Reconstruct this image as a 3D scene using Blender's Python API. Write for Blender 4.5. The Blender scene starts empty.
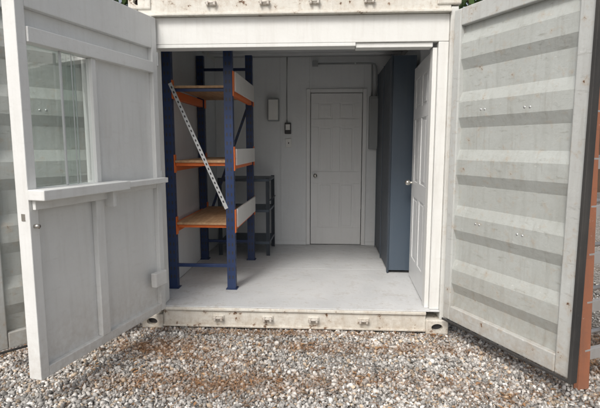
import bpy, bmesh, math, random
import numpy as np
from mathutils import Vector, Matrix
random.seed(7); rng=np.random.default_rng(7)
scene=bpy.context.scene
COL=scene.collection

# ---------------------------------------------------------------- materials
def newmat(name):
    m=bpy.data.materials.new(name); m.use_nodes=True
    nt=m.node_tree; b=nt.nodes['Principled BSDF']
    return m,nt,b
def ramp(nt,src,p0,c0,p1,c1):
    r=nt.nodes.new('ShaderNodeValToRGB')
    r.color_ramp.elements[0].position=p0; r.color_ramp.elements[0].color=c0
    r.color_ramp.elements[1].position=p1; r.color_ramp.elements[1].color=c1
    nt.links.new(src,r.inputs[0]); return r
def noise(nt,co,scale,detail=6,rough=0.6,sc=None):
    n=nt.nodes.new('ShaderNodeTexNoise'); n.inputs['Scale'].default_value=scale
    n.inputs['Detail'].default_value=min(detail,5); n.inputs['Roughness'].default_value=rough
    if sc:
        mp=nt.nodes.new('ShaderNodeMapping'); mp.inputs['Scale'].default_value=sc
        nt.links.new(co,mp.inputs['Vector']); nt.links.new(mp.outputs[0],n.inputs['Vector'])
    else: nt.links.new(co,n.inputs['Vector'])
    return n
def mix(nt,fac,a,b,mode='MIX'):
    m=nt.nodes.new('ShaderNodeMix'); m.data_type='RGBA'; m.blend_type=mode
    if hasattr(fac,'node') : nt.links.new(fac,m.inputs[0])
    else: m.inputs[0].default_value=fac
    for i,s in ((6,a),(7,b)):
        if hasattr(s,'node'): nt.links.new(s,m.inputs[i])
        else: m.inputs[i].default_value=s
    return m.outputs[2]
def c4(c): return (c[0],c[1],c[2],1)
def mulv(nt,s,v):
    ml=nt.nodes.new('ShaderNodeMath'); ml.operation='MULTIPLY'
    if hasattr(v,'node'): nt.links.new(v,ml.inputs[1])
    else: ml.inputs[1].default_value=v
    nt.links.new(s,ml.inputs[0]); return ml.outputs[0]
def paint(name,col,rough=0.5,dirt=0.25,dirtcol=(0.25,0.22,0.18),rust=0.0,bump=0.15,metal=0.0,streak=True,rustscale=9,spec=0.4,scuff=0.0,halo=0.55,splash=None):
    m,nt,b=newmat(name)
    co=nt.nodes.new('ShaderNodeTexCoord').outputs['Object']
    n1=noise(nt,co,2.3,8,0.65)
    f1=ramp(nt,n1.outputs[0],0.35,(0,0,0,1),0.8,(1,1,1,1))
    c=mix(nt,mulv(nt,f1.outputs[0],dirt),c4(col),c4(dirtcol))
    if streak:
        n2=noise(nt,co,3.0,5,0.6,(7,7,0.7))
        f2=ramp(nt,n2.outputs[0],0.5,(0,0,0,1),0.85,(1,1,1,1))
        c=mix(nt,mulv(nt,f2.outputs[0],dirt*1.2),c,c4(dirtcol))
    n4=noise(nt,co,60,3,0.6)
    f4=ramp(nt,n4.outputs[0],0.62,(0,0,0,1),0.75,(1,1,1,1))
    c=mix(nt,mulv(nt,f4.outputs[0],dirt*0.6),c,c4(dirtcol))
    if scuff>0:
        s1=noise(nt,co,6,9,0.75,(1.2,1.2,5)); g1=ramp(nt,s1.outputs[0],0.58,(0,0,0,1),0.67,(1,1,1,1))
        c=mix(nt,mulv(nt,g1.outputs[0],scuff),c,c4(dirtcol))
        s2=noise(nt,co,13,7,0.8,(1,1,1.6)); g2=ramp(nt,s2.outputs[0],0.65,(0,0,0,1),0.68,(1,1,1,1))
        c=mix(nt,mulv(nt,g2.outputs[0],scuff*0.9),c,(0.66,0.67,0.65,1))
        s3=noise(nt,co,4.5,6,0.7,(6,6,0.5)); g3=ramp(nt,s3.outputs[0],0.58,(0,0,0,1),0.72,(1,1,1,1))
        c=mix(nt,mulv(nt,g3.outputs[0],scuff*0.6),c,(0.22,0.19,0.15,1))
    if splash:
        # mud splashed up from the ground: stronger near the bottom
        za,zb,amt=splash
        sp=nt.nodes.new('ShaderNodeSeparateXYZ'); nt.links.new(co,sp.inputs[0])
        mr=nt.nodes.new('ShaderNodeMapRange'); mr.inputs['From Min'].default_value=za; mr.inputs['From Max'].default_value=zb
        mr.inputs['To Min'].default_value=1; mr.inputs['To Max'].default_value=0
        nt.links.new(sp.outputs[2],mr.inputs[0])
        sn=noise(nt,co,20,5,0.75); sr=ramp(nt,sn.outputs[0],0.35,(0,0,0,1),0.65,(1,1,1,1))
        c=mix(nt,mulv(nt,mulv(nt,mr.outputs[0],sr.outputs[0]),amt),c,(0.30,0.235,0.17,1))
    if rust>0:
        n3=noise(nt,co,rustscale,9,0.7)
        f3=ramp(nt,n3.outputs[0],0.72-rust*0.3,(0,0,0,1),0.76-rust*0.3,(1,1,1,1))
        n5=noise(nt,co,35,4,0.7)
        rc=ramp(nt,n5.outputs[0],0.3,(0.07,0.04,0.025,1),0.7,(0.20,0.11,0.06,1))
        f3b=ramp(nt,n3.outputs[0],0.60-rust*0.3,(0,0,0,1),0.76-rust*0.3,(halo,halo,halo,1))
        c=mix(nt,f3b.outputs[0],c,(0.42,0.33,0.24,1))
        c=mix(nt,f3.outputs[0],c,rc.outputs[0])
    nt.links.new(c,b.inputs['Base Color'])
    b.inputs['Roughness'].default_value=rough; b.inputs['Metallic'].default_value=metal
    b.inputs['Specular IOR Level'].default_value=spec
    if bump:
        nb=noise(nt,co,28,6,0.6)
        nb2=noise(nt,co,2.5,3,0.5)
        ad=nt.nodes.new('ShaderNodeMath'); ad.operation='MULTIPLY_ADD'; ad.inputs[1].default_value=1.6
        nt.links.new(nb2.outputs[0],ad.inputs[0]); nt.links.new(nb.outputs[0],ad.inputs[2])
        bp=nt.nodes.new('ShaderNodeBump'); bp.inputs['Strength'].default_value=bump; bp.inputs['Distance'].default_value=0.01
        nt.links.new(ad.outputs[0],bp.inputs['Height']); nt.links.new(bp.outputs[0],b.inputs['Normal'])
    return m

M={}
M['white']=paint('white_paint',(0.74,0.75,0.735),0.5,0.2,(0.42,0.39,0.34),scuff=0.10)
M['white_door']=paint('white_door_paint',(0.74,0.755,0.75),0.42,0.22,(0.42,0.40,0.36),scuff=0.12,splash=(0.15,0.6,0.35))
M['idoor']=paint('interior_door_paint',(0.70,0.715,0.72),0.42,0.15,(0.42,0.41,0.39),scuff=0.05)
M['wall']=paint('interior_wall_paint',(0.66,0.685,0.70),0.55,0.15,(0.40,0.40,0.40),scuff=0.08)
M['ceil']=paint('ceiling_paint',(0.58,0.60,0.61),0.6,0.15,(0.35,0.35,0.35))
M['sill']=paint('chipped_white_paint',(0.69,0.68,0.63),0.6,0.4,(0.38,0.32,0.25),rust=0.36,bump=0.4,rustscale=12,scuff=0.35,halo=0.45,splash=(0.0,0.19,0.75))
M['post']=paint('post_paint',(0.65,0.66,0.64),0.55,0.35,(0.35,0.31,0.26),rust=0.2,bump=0.3,scuff=0.25)
M['grey']=paint('grey_door_paint',(0.455,0.48,0.465),0.42,0.4,(0.27,0.27,0.24),rust=0.14,bump=0.3,rustscale=14,scuff=0.55,splash=(0.15,0.8,0.45))
M['grey_frame']=paint('grey_frame_paint',(0.52,0.54,0.53),0.45,0.3,(0.28,0.27,0.25),rust=0.2,bump=0.25,rustscale=14,scuff=0.4,splash=(0.15,0.6,0.5))
M['rubber']=paint('black_rubber',(0.03,0.03,0.03),0.7,0.3,(0.12,0.11,0.1),bump=0.1)
M['blue']=paint('blue_rack_paint',(0.018,0.038,0.11),0.4,0.3,(0.07,0.08,0.12),bump=0.05)
M['orange']=paint('orange_rack_paint',(0.75,0.17,0.035),0.45,0.2,(0.3,0.12,0.06),bump=0.05)
M['beamw']=paint('white_board',(0.70,0.69,0.67),0.5,0.2,(0.4,0.35,0.3),bump=0.05,scuff=0.15)
M['galv']=paint('galvanised_steel',(0.60,0.62,0.63),0.4,0.3,(0.35,0.35,0.35),metal=0.4,bump=0.05)
M['steel']=paint('keeper_steel',(0.60,0.58,0.54),0.5,0.5,(0.3,0.22,0.16),rust=0.3,metal=0.1,rustscale=40)
M['locker']=paint('blue_grey_locker',(0.062,0.085,0.115),0.42,0.25,(0.11,0.13,0.15),bump=0.05)
M['locker_d']=paint('dark_locker_edge',(0.035,0.048,0.065),0.5,0.2,(0.1,0.1,0.1),bump=0.05)
M['perf']=paint('perforation_tone',(0.085,0.10,0.125),0.5,0.2,(0.1,0.1,0.1),bump=0.0)
M['dark']=paint('dark_plastic',(0.03,0.03,0.035),0.4,0.1,bump=0.0)
M['elec']=paint('electrical_grey',(0.28,0.30,0.31),0.45,0.15,bump=0.03)
M['brass']=paint('satin_nickel',(0.6,0.58,0.54),0.25,0.1,metal=0.9,bump=0.0)
M['lwood']=paint('ladder_fibreglass',(0.33,0.13,0.07),0.6,0.6,(0.17,0.10,0.075),bump=0.3,scuff=0.4)
M['alu']=paint('ladder_aluminium',(0.5,0.5,0.5),0.4,0.4,(0.3,0.28,0.25),metal=0.5,bump=0.1)

def wood_mat():
    m,nt,b=newmat('plywood')
    co=nt.nodes.new('ShaderNodeTexCoord').outputs['Object']
    n=noise(nt,co,5,8,0.65,(9,1.0,9))
    r=ramp(nt,n.outputs[0],0.3,(0.36,0.20,0.10,1),0.7,(0.60,0.39,0.22,1))
    n2=noise(nt,co,2,4,0.6)
    c=mix(nt,0.3,r.outputs[0],n2.outputs[0],'MULTIPLY')
    nt.links.new(c,b.inputs['Base Color']); b.inputs['Roughness'].default_value=0.65
    return m
M['ply']=wood_mat()

def floor_mat():
    m,nt,b=newmat('painted_floor')
    co=nt.nodes.new('ShaderNodeTexCoord').outputs['Object']
    n=noise(nt,co,2.2,8,0.7)
    r=ramp(nt,n.outputs[0],0.3,(0.50,0.515,0.525,1),0.7,(0.62,0.63,0.635,1))
    n2=noise(nt,co,9,9,0.78)
    f=ramp(nt,n2.outputs[0],0.52,(0,0,0,1),0.72,(0.55,0.55,0.55,1))
    c=mix(nt,f.outputs[0],r.outputs[0],(0.38,0.365,0.34,1))
    n3=noise(nt,co,55,3,0.6)
    f3=ramp(nt,n3.outputs[0],0.64,(0,0,0,1),0.70,(0.5,0.5,0.5,1))
    c=mix(nt,f3.outputs[0],c,(0.25,0.2,0.16,1))
    # tracked-in dirt towards the threshold
    sp=nt.nodes.new('ShaderNodeSeparateXYZ'); nt.links.new(co,sp.inputs[0])
    mr=nt.nodes.new('ShaderNodeMapRange'); mr.inputs['From Min'].default_value=0.0; mr.inputs['From Max'].default_value=1.0
    mr.inputs['To Min'].default_value=0.45; mr.inputs['To Max'].default_value=0
    nt.links.new(sp.outputs[1],mr.inputs[0])
    c=mix(nt,mulv(nt,mr.outputs[0],f.outputs[0]),c,(0.30,0.25,0.2,1))
    nt.links.new(c,b.inputs['Base Color'])
    rr=ramp(nt,n2.outputs[0],0.3,(0.38,0.38,0.38,1),0.7,(0.6,0.6,0.6,1)); nt.links.new(rr.outputs[0],b.inputs['Roughness'])
    nb=noise(nt,co,6,8,0.6,(1,5,1))
    bp=nt.nodes.new('ShaderNodeBump'); bp.inputs['Strength'].default_value=0.15; bp.inputs['Distance'].default_value=0.01
    nt.links.new(nb.outputs[0],bp.inputs['Height']); nt.links.new(bp.outputs[0],b.inputs['Normal'])
    return m
M['floor']=floor_mat()

def glass_mat():
    m,nt,b=newmat('window_glass')
    tr=nt.nodes.new('ShaderNodeBsdfTransparent'); tr.inputs[0].default_value=(0.86,0.93,0.91,1)
    gl=nt.nodes.new('ShaderNodeBsdfGlossy'); gl.inputs['Roughness'].default_value=0.03
    fr=nt.nodes.new('ShaderNodeLayerWeight'); fr.inputs[0].default_value=0.25
    mx=nt.nodes.new('ShaderNodeMixShader')
    ad=nt.nodes.new('ShaderNodeMath'); ad.operation='MULTIPLY_ADD'; ad.inputs[1].default_value=0.6; ad.inputs[2].default_value=0.05
    nt.links.new(fr.outputs['Fresnel'],ad.inputs[0])
    nt.links.new(ad.outputs[0],mx.inputs[0]); nt.links.new(tr.outputs[0],mx.inputs[1]); nt.links.new(gl.outputs[0],mx.inputs[2])
    nt.links.new(mx.outputs[0],nt.nodes['Material Output'].inputs[0])
    return m
M['glass']=glass_mat()

# ---------------------------------------------------------------- mesh helpers
def empty(name,loc=(0,0,0),rotz=0):
    e=bpy.data.objects.new(name,None); e.empty_display_size=0.2
    e.location=loc; e.rotation_euler=(0,0,rotz); COL.objects.link(e); return e
def mk(name,verts,faces,mat,parent=None,smooth=False):
    me=bpy.data.meshes.new(name); me.from_pydata([tuple(v) for v in verts],[],faces)
    if mat: me.materials.append(mat)
    me.update()
    if smooth:
        for p in me.polygons: p.use_smooth=True
    o=bpy.data.objects.new(name,me); COL.objects.link(o)
    if parent: o.parent=parent
    return o
def bev(o,w,seg=2):
    md=o.modifiers.new('b','BEVEL'); md.width=w; md.segments=seg; md.limit_method='ANGLE'
BF=[(0,3,2,1),(4,5,6,7),(0,1,5,4),(1,2,6,5),(2,3,7,6),(3,0,4,7)]
def bv(x0,x1,y0,y1,z0,z1):
    return [(x0,y0,z0),(x1,y0,z0),(x1,y1,z0),(x0,y1,z0),(x0,y0,z1),(x1,y0,z1),(x1,y1,z1),(x0,y1,z1)]
def box(name,x0,x1,y0,y1,z0,z1,mat,parent=None,b=0.003):
    o=mk(name,bv(x0,x1,y0,y1,z0,z1),BF,mat,parent)
    if b: bev(o,b)
    return o
def boxes(name,lst,mat,parent=None,b=0.0):
    V=[];F=[]
    for t in lst:
        k=len(V); V+=bv(*t); F+=[tuple(i+k for i in f) for f in BF]
    o=mk(name,V,F,mat,parent)
    if b: bev(o,b)
    return o
def bar(name,p,q,w,t,mat,parent=None,up=(0,0,1),b=0.002):
    p=Vector(p);q=Vector(q);d=(q-p).normalized()
    s=d.cross(Vector(up)); 
    if s.length<1e-3: s=d.cross(Vector((1,0,0)))
    s.normalize(); n=s.cross(d).normalized()
    V=[]
    for e in (p,q):
        for a,c in ((-1,-1),(1,-1),(1,1),(-1,1)): V.append(e+s*a*w/2+n*c*t/2)
    F=[(0,1,2,3),(7,6,5,4),(0,4,5,1),(1,5,6,2),(2,6,7,3),(3,7,4,0)]
    o=mk(name,V,F,mat,parent)
    if b: bev(o,b)
    return o
def tube(name,pts,r,mat,parent=None,n=12):
    V=[];F=[]
    pts=[Vector(p) for p in pts]
    for i,p in enumerate(pts):
        d=(pts[min(i+1,len(pts)-1)]-pts[max(i-1,0)]).normalized()
        s=d.cross(Vector((0,0,1)))
        if s.length<1e-2: s=d.cross(Vector((1,0,0)))
        s.normalize(); u=s.cross(d)
        for k in range(n):
            a=2*math.pi*k/n; V.append(p+s*math.cos(a)*r+u*math.sin(a)*r)
    for i in range(len(pts)-1):
        for k in range(n):
            F.append((i*n+k,i*n+(k+1)%n,(i+1)*n+(k+1)%n,(i+1)*n+k))
    F.append(tuple(range(n))[::-1]); F.append(tuple((len(pts)-1)*n+k for k in range(n)))
    return mk(name,V,F,mat,parent,True)
def ball(name,c,r,mat,parent=None,sc=(1,1,1)):
    bm=bmesh.new(); bmesh.ops.create_uvsphere(bm,u_segments=16,v_segments=10,radius=r)
    me=bpy.data.meshes.new(name); 
    for v in bm.verts: v.co=Vector((v.co.x*sc[0]+c[0],v.co.y*sc[1]+c[1],v.co.z*sc[2]+c[2]))
    bm.to_mesh(me); bm.free(); me.materials.append(mat)
    for p in me.polygons: p.use_smooth=True
    o=bpy.data.objects.new(name,me); COL.objects.link(o); o.parent=parent; return o

def ribs_along_z(u0,u1,prof,name,mat,parent,th=0.003):
    V=[];F=[]
    for (y,z) in prof: V+= [(u0,y,z),(u1,y,z)]
    for i in range(len(prof)-1): F.append((2*i,2*i+1,2*i+3,2*i+2))
    o=mk(name,V,F,mat,parent)
    md=o.modifiers.new('s','SOLIDIFY'); md.thickness=th; md.offset=0
    bev(o,0.014,3)
    return o

def panel_door(prefix,w,h,t,mat,parent,faces=(1,-1)):
    st=0.105*w/0.7; mid=0.10*w/0.7
    px=[(st,(w-mid)/2),((w+mid)/2,w-st)]
    pz=[(0.22,0.80),(0.95,1.52),(1.62,h-0.12)]
    core=box(prefix+'core',0,w,-t/2+0.009,t/2-0.009,0,h,mat,parent,0)
    L=[]
    for s in faces:
        ya,yb=(t/2-0.009,t/2) if s>0 else (-t/2,-t/2+0.009)
        zs=[0]+[z for p in pz for z in p]+[h]
        for i in range(0,len(zs),2): L.append((0,w,ya,yb,zs[i],zs[i+1]))
        for (a,b_) in pz:
            L.append((0,px[0][0],ya,yb,a,b_)); L.append((px[0][1],px[1][0],ya,yb,a,b_)); L.append((px[1][1],w,ya,yb,a,b_))
            for (c,d) in px:
                g=0.025
                if s>0: L.append((c+g,d-g,ya-0.001,yb-0.003,a+g,b_-g))
                else: L.append((c+g,d-g,ya+0.003,yb+0.001,a+g,b_-g))
    boxes(prefix+'stiles_and_panels',L,mat,parent,0.0025)

# ---------------------------------------------------------------- container
CW=1.22; LEN=6.06; ZT=2.68; FZ=0.20
cont=empty('shipping_container')
for s,nm in ((-1,'l'),(1,'r')):
    x0,x1=(s*1.165,s*1.22) if s>0 else (s*1.22,s*1.165)
    box('corner_post_'+nm,x0,x1,0.0,0.16,0.13,2.50,M['post'],cont,0.006)
    for y,zz in ((0,0.0),(0,2.50),(LEN-0.16,0.0),(LEN-0.16,2.50)):
        a,b_=(1.06,1.235) if s>0 else (-1.235,-1.06)
        o=box('corner_casting',a,b_,y-0.012,y+0.165,zz+0.012,zz+0.13 if zz<1 else zz+0.14,M['sill'],cont,0.010)
        cx=(a+b_)/2; cz=zz+0.07
        if y==0:
            cut=bpy.data.meshes.new('c')
            bm=bmesh.new()
            ring=[]
            for k in range(20):
                an=2*math.pi*k/20; ring.append((cx+0.045*math.cos(an)*1.0,cz+0.030*math.sin(an)))
            v0=[bm.verts.new((p[0],y-0.03,p[1])) for p in ring]; v1=[bm.verts.new((p[0],y+0.035,p[1])) for p in ring]
            bm.faces.new(v0); bm.faces.new(v1[::-1])
            for k in range(20): bm.faces.new((v0[k],v1[k],v1[(k+1)%20],v0[(k+1)%20]))
            bmesh.ops.recalc_face_normals(bm,faces=bm.faces)
            bm.to_mesh(cut); bm.free()
            co=bpy.data.objects.new('cut',cut); COL.objects.link(co)
            md=o.modifiers.new('bo','BOOLEAN'); md.object=co; md.solver='EXACT'
            dg=bpy.context.evaluated_depsgraph_get(); me=bpy.data.meshes.new_from_object(o.evaluated_get(dg))
            o.modifiers.clear(); o.data=me
            bpy.data.objects.remove(co)
            box('casting_hole_back',cx-0.05,cx+0.05,y+0.033,y+0.036,cz-0.035,cz+0.035,M['dark'],cont,0)
box('door_sill_web',-1.06,1.06,0.012,0.15,0.045,0.165,M['sill'],cont,0.004)
box('door_sill_lip',-1.06,1.06,-0.006,0.155,0.168,0.192,M['sill'],cont,0.004)
box('door_sill_foot',-1.06,1.06,-0.004,0.15,0.03,0.047,M['sill'],cont,0.004)
box('door_header',-1.165,1.165,0.0,0.12,2.475,2.66,M['sill'],cont,0.005)
box('door_header_lip',-1.165,1.165,-0.02,0.05,2.462,2.478,M['sill'],cont,0.003)
def keeper(x,z,dn):
    k=M['sill']
    boxes('lock_rod_keeper',[(x-0.045,x+0.045,0.002,0.013,z-0.022,z+0.022)],k,cont,0.004)
    boxes('keeper_jaws',[(x-0.036,x-0.018,-0.032,0.003,z-0.017,z+0.017),(x+0.018,x+0.036,-0.032,0.003,z-0.017,z+0.017),(x-0.018,x+0.018,-0.014,0.003,z-0.017,z-0.005)],M['steel'],cont,0.005)
    tube('keeper_bolt',[(x-0.042,-0.02,z+0.004),(x+0.042,-0.02,z+0.004)],0.008,M['steel'],cont,8)
for x in (-0.60,-0.20,0.17,0.57):
    keeper(x,0.108,1); keeper(x,2.545,1)
L=[]
for y0,y1 in ((0.16,1.22),(1.223,2.44),(2.443,3.66),(3.663,4.88),(4.883,LEN-0.1)):
    L.append((-1.165,1.165,y0,y1,0.14,FZ))
boxes('floor_sheets',L,M['floor'],cont,0.001)
def corr_wall(name,x,outer,mat):
    prof=[];y=0.16;d=0.036
    while y<LEN-0.3:
        prof+=[(0,y),(0,y+0.072),(d,y+0.14),(d,y+0.21)]; y+=0.278
    prof.append((0,LEN-0.16))
    V=[];F=[]
    for (o_,yy) in prof:
        V+=[(x-outer*o_,yy,0.16),(x-outer*o_,yy,2.55)]
    for k in range(len(prof)-1): F.append((2*k,2*k+2,2*k+3,2*k+1))
    o=mk(name,V,F,mat,cont); md=o.modifiers.new('s','SOLIDIFY'); md.thickness=0.003; md.offset=0
corr_wall('side_wall_l',-1.182,1,M['grey']); corr_wall('side_wall_r',1.182,-1,M['grey'])
V=[];F=[];y=0.12;k=0;prof=[]
while y<LEN-0.1:
    prof+=[(y,2.60),(y+0.08,2.60),(y+0.10,2.62),(y+0.18,2.62)]; y+=0.2
for (yy,zz) in prof: V+=[(-1.2,yy,zz),(1.2,yy,zz)]
for k in range(len(prof)-1): F.append((2*k,2*k+1,2*k+3,2*k+2))
o=mk('roof_sheet',V,F,M['ceil'],cont); md=o.modifiers.new('s','SOLIDIFY'); md.thickness=0.003
for s in (-1,1):
    a,b_=sorted((s*1.16,s*1.222))
    box('top_rail',a,b_,0.165,LEN-0.16,2.545,2.61,M['post'],cont)
    box('bottom_rail',a,b_,0.165,LEN-0.16,0.04,0.16,M['post'],cont)
box('rear_wall',-1.2,1.2,LEN-0.06,LEN-0.02,0.15,2.6,M['white'],cont)
YB=2.42
box('interior_partition_wall_a',-1.165,-0.005-0.32,YB,YB+0.08,FZ+0.001,2.597,M['wall'],cont,0.002)
box('interior_partition_wall_b',-0.321,0.045,YB+0.001,YB+0.08,FZ+0.001,2.597,M['wall'],cont,0.002)
box('interior_partition_wall_c',0.725,1.165,YB,YB+0.08,FZ+0.001,2.597,M['wall'],cont,0.002)
box('interior_partition_wall_d',0.046,0.724,YB,YB+0.08,FZ+1.97,2.597,M['wall'],cont,0.0)
boxes('partition_base_and_trim',[(-1.16,0.0,YB-0.012,YB-0.001,FZ+0.002,FZ+0.05),(0.77,1.16,YB-0.012,YB-0.001,FZ+0.002,FZ+0.05),(-0.33,-0.305,YB-0.008,YB-0.0005,FZ+0.05,2.59)],M['wall'],cont,0.002)
boxes('left_wall_lining',[(-1.178,-1.168+0.001*(i%2),0.17+i*0.6,0.17+i*0.6+0.597,FZ,2.597) for i in range(4)],M['wall'],cont,0.001)
boxes('right_wall_lining',[(1.168,1.178,0.17+i*0.6,0.17+i*0.6+0.597,FZ,2.597) for i in range(4)],M['wall'],cont,0.001)

fr=empty('timber_door_frame')
box('head_board',-1.164,1.164,0.03,0.12,2.262,2.460,M['white'],fr,0.004)
box('head_stop',0.48,1.05,0.045,0.155,2.225,2.260,M['white'],fr,0.003)
box('head_trim',-1.05,0.478,0.028,0.155,2.235,2.260,M['white'],fr,0.003)
box('jamb_hinge_side',1.09,1.164,0.03,0.15,0.205,2.260,M['white'],fr,0.004)
box('jamb_stop',1.055,1.088,0.06,0.15,0.205,2.223,M['white'],fr,0.003)
box('jamb_far_side',-1.164,-1.05,0.03,0.15,0.205,2.260,M['white'],fr,0.004)
box('threshold',-1.164,1.164,0.0,0.158,0.193,0.203,M['floor'],fr,0.002)

# ---------------------------------------------------------------- interior doors
bd=empty('panel_door',(0.06,YB+0.035,FZ+0.01))
panel_door('',0.65,1.94,0.04,M['idoor'],bd)
boxes('casing',[(-0.055,-0.006,-0.052,-0.034,-0.005,1.99),(0.656,0.705,-0.052,-0.034,-0.005,1.99),(-0.006,0.656,-0.052,-0.034,1.945,1.99)],M['idoor'],bd,0.004)
tube('knob_stem',[(0.06,-0.02,0.9),(0.06,-0.06,0.9)],0.012,M['brass'],bd)
ball('knob',(0.06,-0.075,0.9),0.028,M['brass'],bd)
idr=empty('panel_door',(1.085,0.17,FZ+0.012),math.radians(88))
panel_door('',0.82,2.00,0.04,M['idoor'],idr)
for s in (1,-1):
    tube('knob_stem',[(0.76,0.0,0.93),(0.76,s*0.05,0.93)],0.012,M['brass'],idr); ball('knob',(0.76,s*0.066,0.93),0.028,M['brass'],idr)
boxes('hinges',[(-0.012,0.0,-0.024,0.024,z,z+0.09) for z in (0.2,0.95,1.7)],M['brass'],idr,0.001)

# ---------------------------------------------------------------- original steel doors
def steel_door(loc,ang,side,name):
    e=empty(name,loc,ang); W=1.09; z0,z1=0.17,2.46
    g=M['grey']; s=side
    def Y(a,b_): 
        a*=s;b_*=s
        return (min(a,b_),max(a,b_))
    ya,yb=Y(-0.03,0.03)
    box('hinge_stile',0.015,0.085,ya,yb,z0,z1,M['grey_frame'],e,0.008)
    box('outer_stile',W-0.10,W,ya,yb,z0,z1,M['grey_frame'],e,0.008)
    box('top_rail',0.087,W-0.102,ya*0.98,yb*0.98,z1-0.12,z1,M['grey_frame'],e,0.006)
    box('bottom_rail',0.087,W-0.102,ya*0.98,yb*0.98,z0,z0+0.11,M['grey_frame'],e,0.006)
    prof=[(-0.012*s,z0+0.11)]
    n=5; zz0=z0+0.11; H=(z1-0.12)-zz0; p=H/n
    for i in range(n):
        c=zz0+p*i
        prof+=[(-0.011*s,c+p*0.26),(0.016*s,c+p*0.44),(0.016*s,c+p*0.70),(-0.011*s,c+p*0.88)]
    prof.append((-0.012*s,z1-0.12))
    ribs_along_z(0.08,W-0.095,prof,'corrugated_panel',g,e,0.004)
    ya,yb=Y(-0.005,0.05)
    box('rubber_gasket',W+0.001,W+0.022,ya,yb,z0-0.015,z1+0.01,M['rubber'],e,0.003)
    ya,yb=Y(0.032,0.045)
    box('gasket_bottom',0.02,W,ya,yb,z0-0.016,z0-0.001,M['rubber'],e,0.002)
    for z in (0.3,0.9,1.6,2.3):
        ya,yb=Y(-0.06,-0.031)
        box('hinge_blade',-0.01,0.16,ya,yb,z,z+0.06,M['grey_frame'],e,0.004)
    for u in (0.42,0.85):
        tube('lock_rod',[(u,-0.06*s,z0-0.03),(u,-0.06*s,z1+0.03)],0.015,M['galv'],e)
        for z in (0.3,1.0,1.6,2.3):
            ya,yb=Y(-0.085,-0.015); box('rod_guide',u-0.04,u+0.04,ya,yb,z,z+0.05,M['grey_frame'],e,0.004)
    for i,z in enumerate((zz0+p*3.57,zz0+p*1.57)):
        for u in (0.30,0.335,0.66,0.70):
            tube('bolt',[(u,0.010*s,z+0.03*(i-u)),(u,0.020*s,z+0.03*(i-u))],0.007,M['galv'],e,8)
    return e
steel_door((1.20,-0.01,0),math.radians(-63.5),-1,'container_door')
steel_door((-1.20,-0.01,0),math.radians(-129.5),1,'container_door')

# ---------------------------------------------------------------- white door with serving hatch
wd=empty('hatch_door',(-1.03,-0.0,0),math.radians(-104))
W=1.237; z0,z1=0.18,2.45; w=M['white_door']
TH=-0.085
box('near_stile',W-0.06,W,TH,0.0,z0,z1,w,wd,0.004)
box('hinge_stile',0.0,0.06,TH,0.0,z0,z1,w,wd,0.004)
box('top_rail',0.061,W-0.061,TH,-0.001,2.22,z1-0.001,w,wd,0.004)
box('second_rail',0.061,W-0.061,TH+0.01,0.012,2.04,2.12,w,wd,0.004)
box('top_panel',0.061,W-0.061,-0.06,-0.04,2.121,2.219,w,wd,0)
box('bottom_rail',0.061,W-0.061,TH,-0.001,z0,z0+0.06,w,wd,0.004)
box('mid_rail',0.061,W-0.061,TH,-0.002,1.17,1.235,w,wd,0.004)
box('lower_panel',0.061,W-0.061,-0.055,-0.035,z0+0.06,1.17,w,wd,0)
box('lower_stud',0.66,0.735,-0.034,0.004,z0+0.061,1.169,w,wd,0.003)
box('upper_panel',0.061,0.66,-0.055,-0.035,1.235,2.04,w,wd,0)
box('window_jamb',0.661,0.70,TH,-0.005,1.236,2.039,w,wd,0.003)
box('window_sill_board',0.701,W-0.061,TH+0.01,-0.003,1.236,1.262,w,wd,0.003)
box('hatch_counter',0.53,W+0.005,0.002,0.115,1.205,1.262,w,wd,0.005)
box('hatch_counter_shelf',0.02,0.528,0.002,0.075,1.212,1.250,w,wd,0.004)
box('counter_apron',0.55,W-0.02,0.003,0.025,1.15,1.204,w,wd,0.003)
boxes('counter_brackets',[(0.62,0.65,0.003,0.07,1.10,1.203)],w,wd,0.003)
def pane(nm,u0,u1,y):
    mk(nm,[(u0,y,1.263),(u1,y,1.263),(u1,y,2.039),(u0,y,2.039)],[(0,1,2,3)],M['glass'],wd)
pane('glass_pane',0.701,0.93,-0.027); pane('glass_pane_b',0.80,W-0.061,-0.047)
boxes('sash_edges',[(0.925,0.934,-0.034,-0.020,1.263,2.039),(0.796,0.801,-0.05,-0.044,1.263,2.039),(0.84,0.845,-0.031,-0.026,1.263,2.039)],M['galv'],wd,0.001)
box('lock_box',0.045,0.19,0.002,0.05,0.41,0.52,w,wd,0.006)
tube('latch_knob',[(W-0.03,0.0,1.06),(W-0.03,0.03,1.06)],0.012,M['brass'],wd)
boxes('near_edge_latch',[(W,W+0.003,-0.055,-0.03,1.09,1.13)],M['brass'],wd,0.001)
boxes('hinges',[(-0.012,0.0,-0.05,0.006,z,z+0.1) for z in (0.4,1.2,2.1)],M['galv'],wd,0.002)

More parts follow.
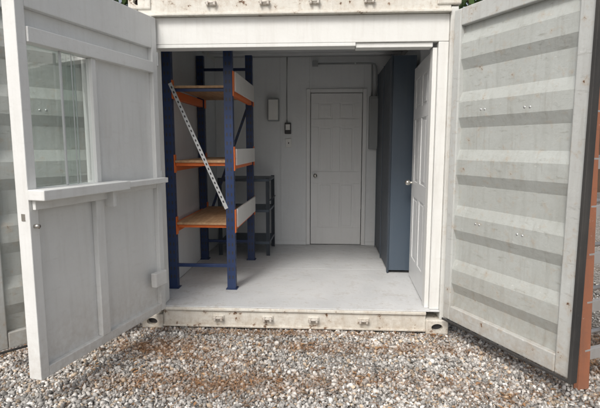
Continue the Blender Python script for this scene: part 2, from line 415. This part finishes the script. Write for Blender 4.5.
# ---------------------------------------------------------------- pallet rack
def upright(e,x,y,z1,mat):
    wv=0.075; d=0.06; t=0.003; z0=FZ
    boxes('upright',[(x-wv/2,x+wv/2,y,y+t,z0,z1),(x-wv/2,x-wv/2+t,y+t,y+d,z0,z1),(x+wv/2-t,x+wv/2,y+t,y+d,z0,z1)],mat,e,0)
    boxes('foot_plate',[(x-0.05,x+0.05,y-0.01,y+d+0.02,z0+0.002,z0+0.008)],mat,e,0)
    L=[];z=z0+0.1
    while z<z1-0.05:
        L.append((x-0.022,x-0.010,y-0.0015,y-0.0002,z,z+0.03)); L.append((x+0.010,x+0.022,y-0.0015,y-0.0002,z,z+0.03)); 
        L.append((x+wv/2+0.0002,x+wv/2+0.0015,y+0.022,y+0.034,z,z+0.028)); z+=0.075
    boxes('slots',L,M['dark'],e,0)
rk=empty('pallet_rack')
xl,xr=-1.12,-0.585; yf,yb=0.46,1.55
for x in (xl,xr):
    for y in (yf,yb): upright(rk,x,y,2.46,M['blue'])
for y in (yf+0.03,yb+0.03):
    for z in (0.40,2.30): box('frame_strut',xl+0.035,xr-0.035,y-0.012,y+0.012,z,z+0.03,M['blue'],rk,0.002)
def strip(name,p,q,wd_,mat,parent):
    p=Vector(p);q=Vector(q);d=(q-p);Ln=d.length;d.normalize();n=Vector((0,1,0)).cross(d)
    V=[]
    for e in (p,q):
        for a in (-1,1):
            for yv in (-0.002,0.002): V.append(e+n*a*wd_/2+Vector((0,yv,0)))
    F=[(0,2,3,1),(4,5,7,6),(0,4,6,2),(1,3,7,5),(0,1,5,4),(2,6,7,3)]
    mk(name,V,F,mat,parent)
    V=[];F=[];s=0.03
    while s<Ln-0.04:
        k=len(V)
        for (ds,dn) in ((0,-0.006),(0.02,-0.006),(0.02,0.006),(0,0.006)): V.append(p+d*(s+ds)+n*dn+Vector((0,-0.003,0)))
        F.append((k,k+1,k+2,k+3)); s+=0.045
    mk(name+'_slots',V,F,M['dark'],parent)
strip('diagonal_brace',(xl+0.03,yf-0.006,2.03),(xr-0.03,yf-0.006,0.94),0.032,M['galv'],rk)
strip('diagonal_brace',(xl+0.02,yb+0.05,0.6),(xr-0.03,yb+0.05,1.9),0.03,M['blue'],rk)
for zs,hb in ((2.0,0.15),(1.355,0.13),(0.80,0.15)):
    box('side_board',xr+0.042,xr+0.058,yf+0.06,yb+0.0,zs-0.035,zs+hb-0.02,M['beamw'],rk,0.002)
    box('beam',xr-0.01,xr+0.030,yf+0.062,yb-0.002,zs-0.07,zs-0.012,M['orange'],rk,0.003)
    box('beam',xl-0.02,xl+0.025,yf+0.062,yb-0.002,zs-0.09,zs-0.012,M['orange'],rk,0.003)
    for yy in (yf+0.004,yb+0.004):
        box('beam_connector',xr+0.0395,xr+0.046,yy,yy+0.055,zs-0.08,zs+0.13,M['orange'],rk,0.001)
        box('beam_connector',xl+0.0395,xl+0.046,yy,yy+0.055,zs-0.10,zs+0.06,M['orange'],rk,0.001)
    for i in range(4):
        ya=yf+0.01+i*0.28
        box('shelf_board',xl+0.048,xr+0.036,ya,ya+0.277,zs-0.010,zs+0.010+0.001*(i%2),M['ply'],rk,0.001)
    box('cross_tie',xl+0.05,xr-0.04,yf+0.03,yf+0.05,zs-0.038,zs-0.012,M['blue'] if zs>1.9 else M['orange'],rk,0.001)

ms=empty('metal_shelf')
for x in (-0.98,-0.42):
    for y in (1.78,2.30):
        boxes('post',[(x-0.02,x+0.02,y-0.0015,y+0.0015,FZ,1.12),(x+0.0205 if x>-0.5 else x-0.022,x+0.022 if x>-0.5 else x-0.0205,y-0.02,y+0.02,FZ,1.12)],M['locker_d'],ms,0)
for z in (0.34,0.72,1.08):
    box('shelf',-1.0,-0.40,1.765,2.315,z,z+0.03,M['locker'],ms,0.002)
tube('side_bar',[(-0.39,1.79,0.86),(-0.39,2.30,0.86)],0.008,M['locker_d'],ms)

# tall slate-blue cabinet (finely perforated front, plain side)
cb=empty('storage_cabinet')
box('side_panel',0.905,1.13,1.10,1.115,FZ+0.03,2.36,M['locker'],cb,0.003)
box('side_edge',0.887,0.904,1.092,1.116,FZ,2.37,M['locker_d'],cb,0.002)
box('back_panel',1.115,1.13,1.117,2.329,FZ+0.03,2.35,M['locker'],cb,0.002)
box('far_panel',0.905,1.13,2.33,2.345,FZ+0.03,2.35,M['locker'],cb,0.002)
box('top_panel',0.905,1.13,1.117,2.328,2.33,2.35,M['locker'],cb,0.002)
box('front_sheet',0.893,0.904,1.117,2.345,FZ+0.03,2.36,M['locker_d'],cb,0.001)
P=[]
for y in (1.12,1.72,2.31):
    P.append((0.888,0.8925,y,y+0.03,FZ,2.36))
boxes('front_ribs',P,M['locker'],cb,0)
L=[];y=1.18
while y<2.28:
    z=FZ+0.08
    while z<2.3: L.append((0.8922,0.8929,y,y+0.014,z,z+0.014)); z+=0.05
    y+=0.10
boxes('perforations',L,M['perf'],cb,0)

# ---------------------------------------------------------------- electrical
el=empty('electrical_panel')
box('cabinet',0.79,0.96,YB-0.11,YB-0.002,1.45,2.10,M['elec'],el,0.006)
box('door_leaf',0.80,0.95,YB-0.118,YB-0.111,1.48,2.07,M['elec'],el,0.003)
tube('conduit',[(0.87,YB-0.05,2.10),(0.87,YB-0.05,2.40),(0.865,YB-0.05,2.46),(0.85,YB-0.05,2.49),(0.80,YB-0.05,2.50),(0.15,YB-0.05,2.50)],0.011,M['elec'],el)
tube('conduit',[(0.82,YB-0.04,2.50),(0.82,YB-0.04,2.10)],0.009,M['elec'],el)
tube('conduit_drop',[(0.90,YB-0.04,1.45),(0.90,YB-0.04,0.75)],0.010,M['elec'],el)
boxes('conduit_box',[(0.08,0.15,YB-0.07,YB-0.02,2.47,2.53)],M['elec'],el,0.004)
boxes('conduit_clips',[(x,x+0.02,YB-0.066,YB-0.034,2.484,2.516) for x in (0.6,)],M['galv'],el,0.001)
kp=empty('alarm_keypad')
box('body',-0.27,-0.19,YB-0.045,YB-0.009,1.64,1.78,M['dark'],kp,0.006)
box('face',-0.258,-0.202,YB-0.049,YB-0.046,1.69,1.76,M['white'],kp,0.002)
tube('cable',[(-0.24,YB-0.012,1.77),(-0.243,YB-0.012,2.1),(-0.238,YB-0.012,2.59)],0.005,M['elec'],kp,8)
lsw=empty('light_switch')
box('plate',-0.26,-0.185,YB-0.012,YB-0.003,1.47,1.58,M['white'],lsw,0.003)
box('toggle',-0.228,-0.217,YB-0.022,YB-0.012,1.515,1.535,M['dark'],lsw,0.001)
jb=empty('junction_box')
box('body',-0.48,-0.34,YB-0.08,YB-0.002,1.80,2.08,M['elec'],jb,0.006)
box('lid',-0.47,-0.35,YB-0.086,YB-0.081,1.815,2.065,M['white'],jb,0.002)

# ---------------------------------------------------------------- ladders
def ladder(name,foot,top,side,rw,rt,mat,rung_mat,n,round_rungs=False):
    e=empty(name); f=Vector(foot);t=Vector(top);s=Vector(side)
    for k in (0,1): bar('rail',f+s*k,t+s*k,rt,rw,mat,e,tuple(s))
    for i in range(n):
        q=(i+0.7)/n; a=f.lerp(t,q)
        if round_rungs: tube('rung',[a,a+s],0.016,rung_mat,e,8)
        else: bar('rung',a,a+s,0.03,0.07,rung_mat,e,(0,0,1))
    return e
ladder('step_ladder',(1.84,-0.80,0.015),(1.94,-0.47,2.35),(0.36,0.17,0),0.09,0.035,M['lwood'],M['alu'],8)
ladder('step_ladder',(1.90,-0.52,0.015),(1.98,-0.20,2.7),(0.36,0.17,0),0.07,0.028,M['lwood'],M['alu'],9,True)

# ---------------------------------------------------------------- ground
def ground_mat():
    m,nt,b=newmat('gravel_ground')
    co=nt.nodes.new('ShaderNodeTexCoord').outputs['Object']
    v=nt.nodes.new('ShaderNodeTexVoronoi'); v.inputs['Scale'].default_value=50; nt.links.new(co,v.inputs['Vector'])
    r=ramp(nt,v.outputs['Color'],0.0,(0.22,0.205,0.185,1),1.0,(0.50,0.48,0.45,1))
    n=noise(nt,co,1.3,6,0.6); f=ramp(nt,n.outputs[0],0.5,(0,0,0,1),0.75,(0.6,0.6,0.6,1))
    c=mix(nt,f.outputs[0],r.outputs[0],(0.25,0.175,0.11,1))
    d=ramp(nt,v.outputs['Distance'],0.3,(1,1,1,1),0.8,(0.35,0.33,0.3,1))
    c=mix(nt,1.0,c,d.outputs[0],'MULTIPLY')
    nt.links.new(c,b.inputs['Base Color']); b.inputs['Roughness'].default_value=0.9
    bp=nt.nodes.new('ShaderNodeBump'); bp.invert=True; bp.inputs['Distance'].default_value=0.012
    nt.links.new(v.outputs['Distance'],bp.inputs['Height']); nt.links.new(bp.outputs[0],b.inputs['Normal'])
    return m
mk('ground',[(-150,-150,0),(150,-150,0),(150,150,0),(-150,150,0)],[(0,1,2,3)],ground_mat())

PATCH=[(-0.95,-0.36,0.34,0.13,1.1),(-0.30,-0.85,0.55,0.14,0.95),(0.25,-0.30,0.5,0.09,0.75),(1.0,-0.28,0.35,0.09,0.65),(-0.9,-0.9,0.3,0.12,0.5),(0.6,-0.75,0.4,0.11,0.45),(1.3,-0.9,0.3,0.12,0.45),(-0.5,-0.55,0.35,0.09,0.6),(-2.0,-0.2,0.6,0.4,0.6),(2.2,-0.3,0.5,0.5,0.9),(0.0,-0.05,1.3,0.05,0.7)]
def patch(x,y):
    d=np.zeros_like(x)
    for (cx,cy,sx,sy,a) in PATCH: d=d+a*np.exp(-((x-cx)/sx)**2-((y-cy)/sy)**2)
    d*= 0.65+0.5*np.sin(x*23+3*np.sin(y*17))*np.sin(y*29+2*np.sin(x*13))
    return np.clip(d,0,1)
def colattr_mesh(name,V,F,C,mat,nv):
    me=bpy.data.meshes.new(name)
    nf=len(F); k=F.shape[1]
    me.vertices.add(len(V)); me.vertices.foreach_set('co',V.astype(np.float32).ravel())
    me.loops.add(nf*k); me.loops.foreach_set('vertex_index',F.astype(np.int32).ravel())
    me.polygons.add(nf); me.polygons.foreach_set('loop_start',(np.arange(nf)*k).astype(np.int32))
    me.update(calc_edges=True)
    a=me.color_attributes.new('Col','FLOAT_COLOR','POINT')
    cc=np.ones((len(V),4),np.float32); cc[:,:3]=C; a.data.foreach_set('color',cc.ravel())
    me.materials.append(mat)
    o=bpy.data.objects.new(name,me); COL.objects.link(o); return o
def attr_mat(name,rough,nscale=90,amt=0.5):
    m,nt,b=newmat(name)
    a=nt.nodes.new('ShaderNodeAttribute'); a.attribute_name='Col'
    co=nt.nodes.new('ShaderNodeTexCoord').outputs['Object']
    n=noise(nt,co,nscale,2,0.7); r=ramp(nt,n.outputs[0],0.3,(0.6,0.6,0.6,1),0.7,(1.15,1.15,1.15,1))
    c=mix(nt,amt,a.outputs['Color'],r.outputs[0],'MULTIPLY')
    nt.links.new(c,b.inputs['Base Color']); b.inputs['Roughness'].default_value=rough
    b.inputs['Specular IOR Level'].default_value=0.3
    return m
ph=(1+5**.5)/2
ico=np.array([(-1,ph,0),(1,ph,0),(-1,-ph,0),(1,-ph,0),(0,-1,ph),(0,1,ph),(0,-1,-ph),(0,1,-ph),(ph,0,-1),(ph,0,1),(-ph,0,-1),(-ph,0,1)],float)
ico/=np.linalg.norm(ico[0])
icf=np.array([(0,11,5),(0,5,1),(0,1,7),(0,7,10),(0,10,11),(1,5,9),(5,11,4),(11,10,2),(10,7,6),(7,1,8),(3,9,4),(3,4,2),(3,2,6),(3,6,8),(3,8,9),(4,9,5),(2,4,11),(6,2,10),(8,6,7),(9,8,1)])
def stones(N,xr_,yr_,smin,smax):
    x=rng.uniform(*xr_,N); y=rng.uniform(*yr_,N)
    s=smin+(smax-smin)*rng.beta(1.2,3.6,N)
    S=np.stack([s*rng.uniform(0.8,1.35,N),s*rng.uniform(0.65,1.0,N),s*rng.uniform(0.4,0.8,N)],1)
    P=ico[None]*S[:,None]*(1+rng.uniform(-0.28,0.28,(N,12,1)))
    q=rng.normal(size=(N,4)); q/=np.linalg.norm(q,axis=1)[:,None]
    w,a,b,c=q.T
    R=np.stack([np.stack([1-2*(b*b+c*c),2*(a*b-c*w),2*(a*c+b*w)],1),np.stack([2*(a*b+c*w),1-2*(a*a+c*c),2*(b*c-a*w)],1),np.stack([2*(a*c-b*w),2*(b*c+a*w),1-2*(a*a+b*b)],1)],1)
    P=np.einsum('nij,nkj->nki',R,P)
    z=s*rng.uniform(0.0,0.8,N)+0.004*np.sin(x*5)*np.cos(y*6)+0.004
    P+=np.stack([x,y,z],1)[:,None]
    g=rng.uniform(0,1,N)
    base=0.23+0.40*g**1.2
    C=np.stack([base*1.0,base*0.97,base*0.925],1)
    k=rng.random(N)
    C[k<0.14]*=np.array([1.02,0.86,0.69]); C[k>0.93]=np.array([0.76,0.75,0.72]); C[(k>0.83)&(k<0.93)]*=0.45
    # broad variation in tone (dust, damp) across the yard
    tone=1+0.10*np.sin(x*2.1+1.3*np.sin(y*3.0))+0.07*np.sin(y*7+x*3)
    C*=tone[:,None]
    p=patch(x,y)[:,None]*0.75
    C=C*(1-p)+p*np.array([0.31,0.195,0.115])*(0.5+0.8*g[:,None])
    F=(icf[None]+12*np.arange(N)[:,None,None]).reshape(-1,3)
    return P.reshape(-1,3),F,np.repeat(C,12,axis=0)
a=stones(52000,(-2.5,2.6),(-1.45,0.12),0.005,0.025)
b=stones(9000,(-3.5,3.5),(-3.6,-1.45),0.008,0.022)
c=stones(2500,(-3.2,-1.3),(0.12,1.6),0.008,0.022); d=stones(2500,(1.3,3.2),(0.12,1.6),0.008,0.022)
Vs=[];Fs=[];Cs=[];off=0
for (P,F,C) in (a,b,c,d): Vs.append(P);Fs.append(F+off);Cs.append(C);off+=len(P)
colattr_mesh('gravel',np.concatenate(Vs),np.concatenate(Fs),np.concatenate(Cs),attr_mat('gravel_stone',0.85),12)
def litter():
    V=[];F=[];C=[]
    def samp(bg):
        while True:
            x=rng.uniform(-2.8,2.8);y=rng.uniform(-1.6,0.05)
            if rng.random()<bg+patch(np.array([x]),np.array([y]))[0]: return x,y
    for i in range(1000):
        x,y=samp(0.09); L_=rng.uniform(0.007,0.024);w_=L_*rng.uniform(0.3,0.55);an=rng.uniform(0,6.28)
        z=rng.uniform(0.014,0.024); fold=rng.uniform(0.2,0.8); tl=rng.uniform(-0.5,0.5)
        pts=[(-L_,0,0),(-L_*0.3,-w_,w_*fold),(L_*0.4,-w_*0.8,w_*fold),(L_,0,L_*tl*0.3),(L_*0.4,w_*0.8,w_*fold),(-L_*0.3,w_,w_*fold)]
        k=len(V); ca,sa=math.cos(an),math.sin(an)
        for p in pts: V.append((x+p[0]*ca-p[1]*sa,y+p[0]*sa+p[1]*ca,z+p[2]+p[0]*tl*0.4))
        F+=[(k,k+1,k+2,k+3),(k,k+3,k+4,k+5)]
        t=rng.random(); col=np.array([0.28,0.15,0.075])*(1-t)+np.array([0.43,0.29,0.17])*t
        if rng.random()<0.15: col=np.array([0.14,0.09,0.06])
        C+=[col*rng.uniform(0.6,1.2)]*6
    for i in range(7500):
        x,y=samp(0.05); L_=rng.uniform(0.012,0.05);w_=0.0011;an=rng.uniform(0,6.28);z=rng.uniform(0.012,0.028);tl=rng.uniform(-0.3,0.3)
        ca,sa=math.cos(an),math.sin(an);k=len(V)
        for p in ((-L_,-w_),(L_,-w_),(L_,w_),(-L_,w_)): V.append((x+p[0]*ca-p[1]*sa,y+p[0]*sa+p[1]*ca,z+p[0]*tl))
        F.append((k,k+1,k+2,k+3)); C+=[np.array([0.32,0.17,0.085])*rng.uniform(0.5,1.4)]*4
    colattr_mesh('leaf_litter',np.array(V),np.array(F),np.array(C),attr_mat('dry_leaf',0.8),0)
litter()

# ---------------------------------------------------------------- trees behind (setting)
LM=attr_mat('foliage',0.6,3,0.5); BK=paint('bark',(0.13,0.09,0.065),0.9,0.5,(0.06,0.05,0.04),bump=1.0)
def tree(x,y,h,seed):
    r=np.random.default_rng(seed); e=empty('deciduous_tree',(x,y,0))
    V=[];F=[]
    n=10; segs=10
    def limb(p0,p1,r0,r1,wob):
        k=len(V)
        for i in range(segs+1):
            t=i/segs; p=p0*(1-t)+p1*t+np.array([math.sin(t*5+wob),math.cos(t*4+wob)-math.cos(wob),0])*0.12*t
            rr=r0*(1-t)+r1*t
            for j in range(n): V.append((p[0]+rr*math.cos(j*6.283/n),p[1]+rr*math.sin(j*6.283/n),p[2]))
        for i in range(segs):
            for j in range(n): F.append((k+i*n+j,k+i*n+(j+1)%n,k+(i+1)*n+(j+1)%n,k+(i+1)*n+j))
    limb(np.zeros(3),np.array([0,0,h*0.9]),h*0.022,0.04,seed)
    cl=[]
    for i in range(16):
        z=h*r.uniform(0.35,0.85); an=r.uniform(0,6.28); L_=h*r.uniform(0.15,0.3)
        q=np.array([math.cos(an)*L_,math.sin(an)*L_,z+L_*0.5]); limb(np.array([0,0,z]),q,h*0.007,0.015,i); cl.append(q); cl.append(q*np.array([.6,.6,1]))
    mk('trunk_and_limbs',V,F,BK,e,True)
    LV=[];C=[]
    for q in cl:
        m=240; P=r.normal(size=(m,3))*np.array([h*.07,h*.07,h*.045])+q; sh=r.uniform(0.6,1.2)
        for p in P:
            a_=r.normal(size=3);a_/=np.linalg.norm(a_);b_=np.cross(a_,r.normal(size=3));b_/=np.linalg.norm(b_);s=r.uniform(0.06,0.13)
            LV+=[p-a_*s,p+b_*s*.5,p+a_*s,p-b_*s*.5]; C+=[np.array([0.055,0.10,0.03])*sh*r.uniform(0.7,1.3)]*4
    o=colattr_mesh('leaves',np.array(LV),np.arange(len(LV)).reshape(-1,4),np.array(C),LM,0); o.parent=e
for (x,y,h,s) in ((-5.5,8,9,1),(4.6,7,8,2),(0,11,10,3),(9,12,11,4)): tree(x,y,h,s)

# ---------------------------------------------------------------- light & camera
sd=Vector((-0.25,-0.62,0.74)).normalized()
el_=math.asin(sd.z); rot=math.atan2(sd.x,sd.y)
w=bpy.data.worlds.new('World'); scene.world=w; w.use_nodes=True
nt=w.node_tree; sk=nt.nodes.new('ShaderNodeTexSky'); sk.sky_type='NISHITA'; sk.sun_disc=False
sk.sun_elevation=el_; sk.sun_rotation=rot; sk.dust_density=6.0; sk.air_density=1.0; sk.ozone_density=0.5
hs=nt.nodes.new('ShaderNodeHueSaturation'); hs.inputs['Saturation'].default_value=0.5
nt.links.new(sk.outputs[0],hs.inputs['Color'])
nt.links.new(hs.outputs[0],nt.nodes['Background'].inputs[0]); nt.nodes['Background'].inputs[1].default_value=0.145
sl=bpy.data.lights.new('sun','SUN'); sl.energy=1.8; sl.angle=math.radians(18); sl.color=(1,0.97,0.92)
so=bpy.data.objects.new('sun',sl); COL.objects.link(so); so.rotation_euler=sd.to_track_quat('Z','Y').to_euler()
cam=bpy.data.cameras.new('camera'); cam.sensor_width=36; cam.lens=28.0; cam.clip_end=1000; cam.clip_start=0.05
co=bpy.data.objects.new('camera',cam); COL.objects.link(co)
co.location=(0.27,-3.6,1.5); co.rotation_euler=(math.radians(90-7.2),0,math.radians(3.3))
scene.camera=co
scene.view_settings.view_transform='Standard'; scene.view_settings.look='None'; scene.view_settings.exposure=0
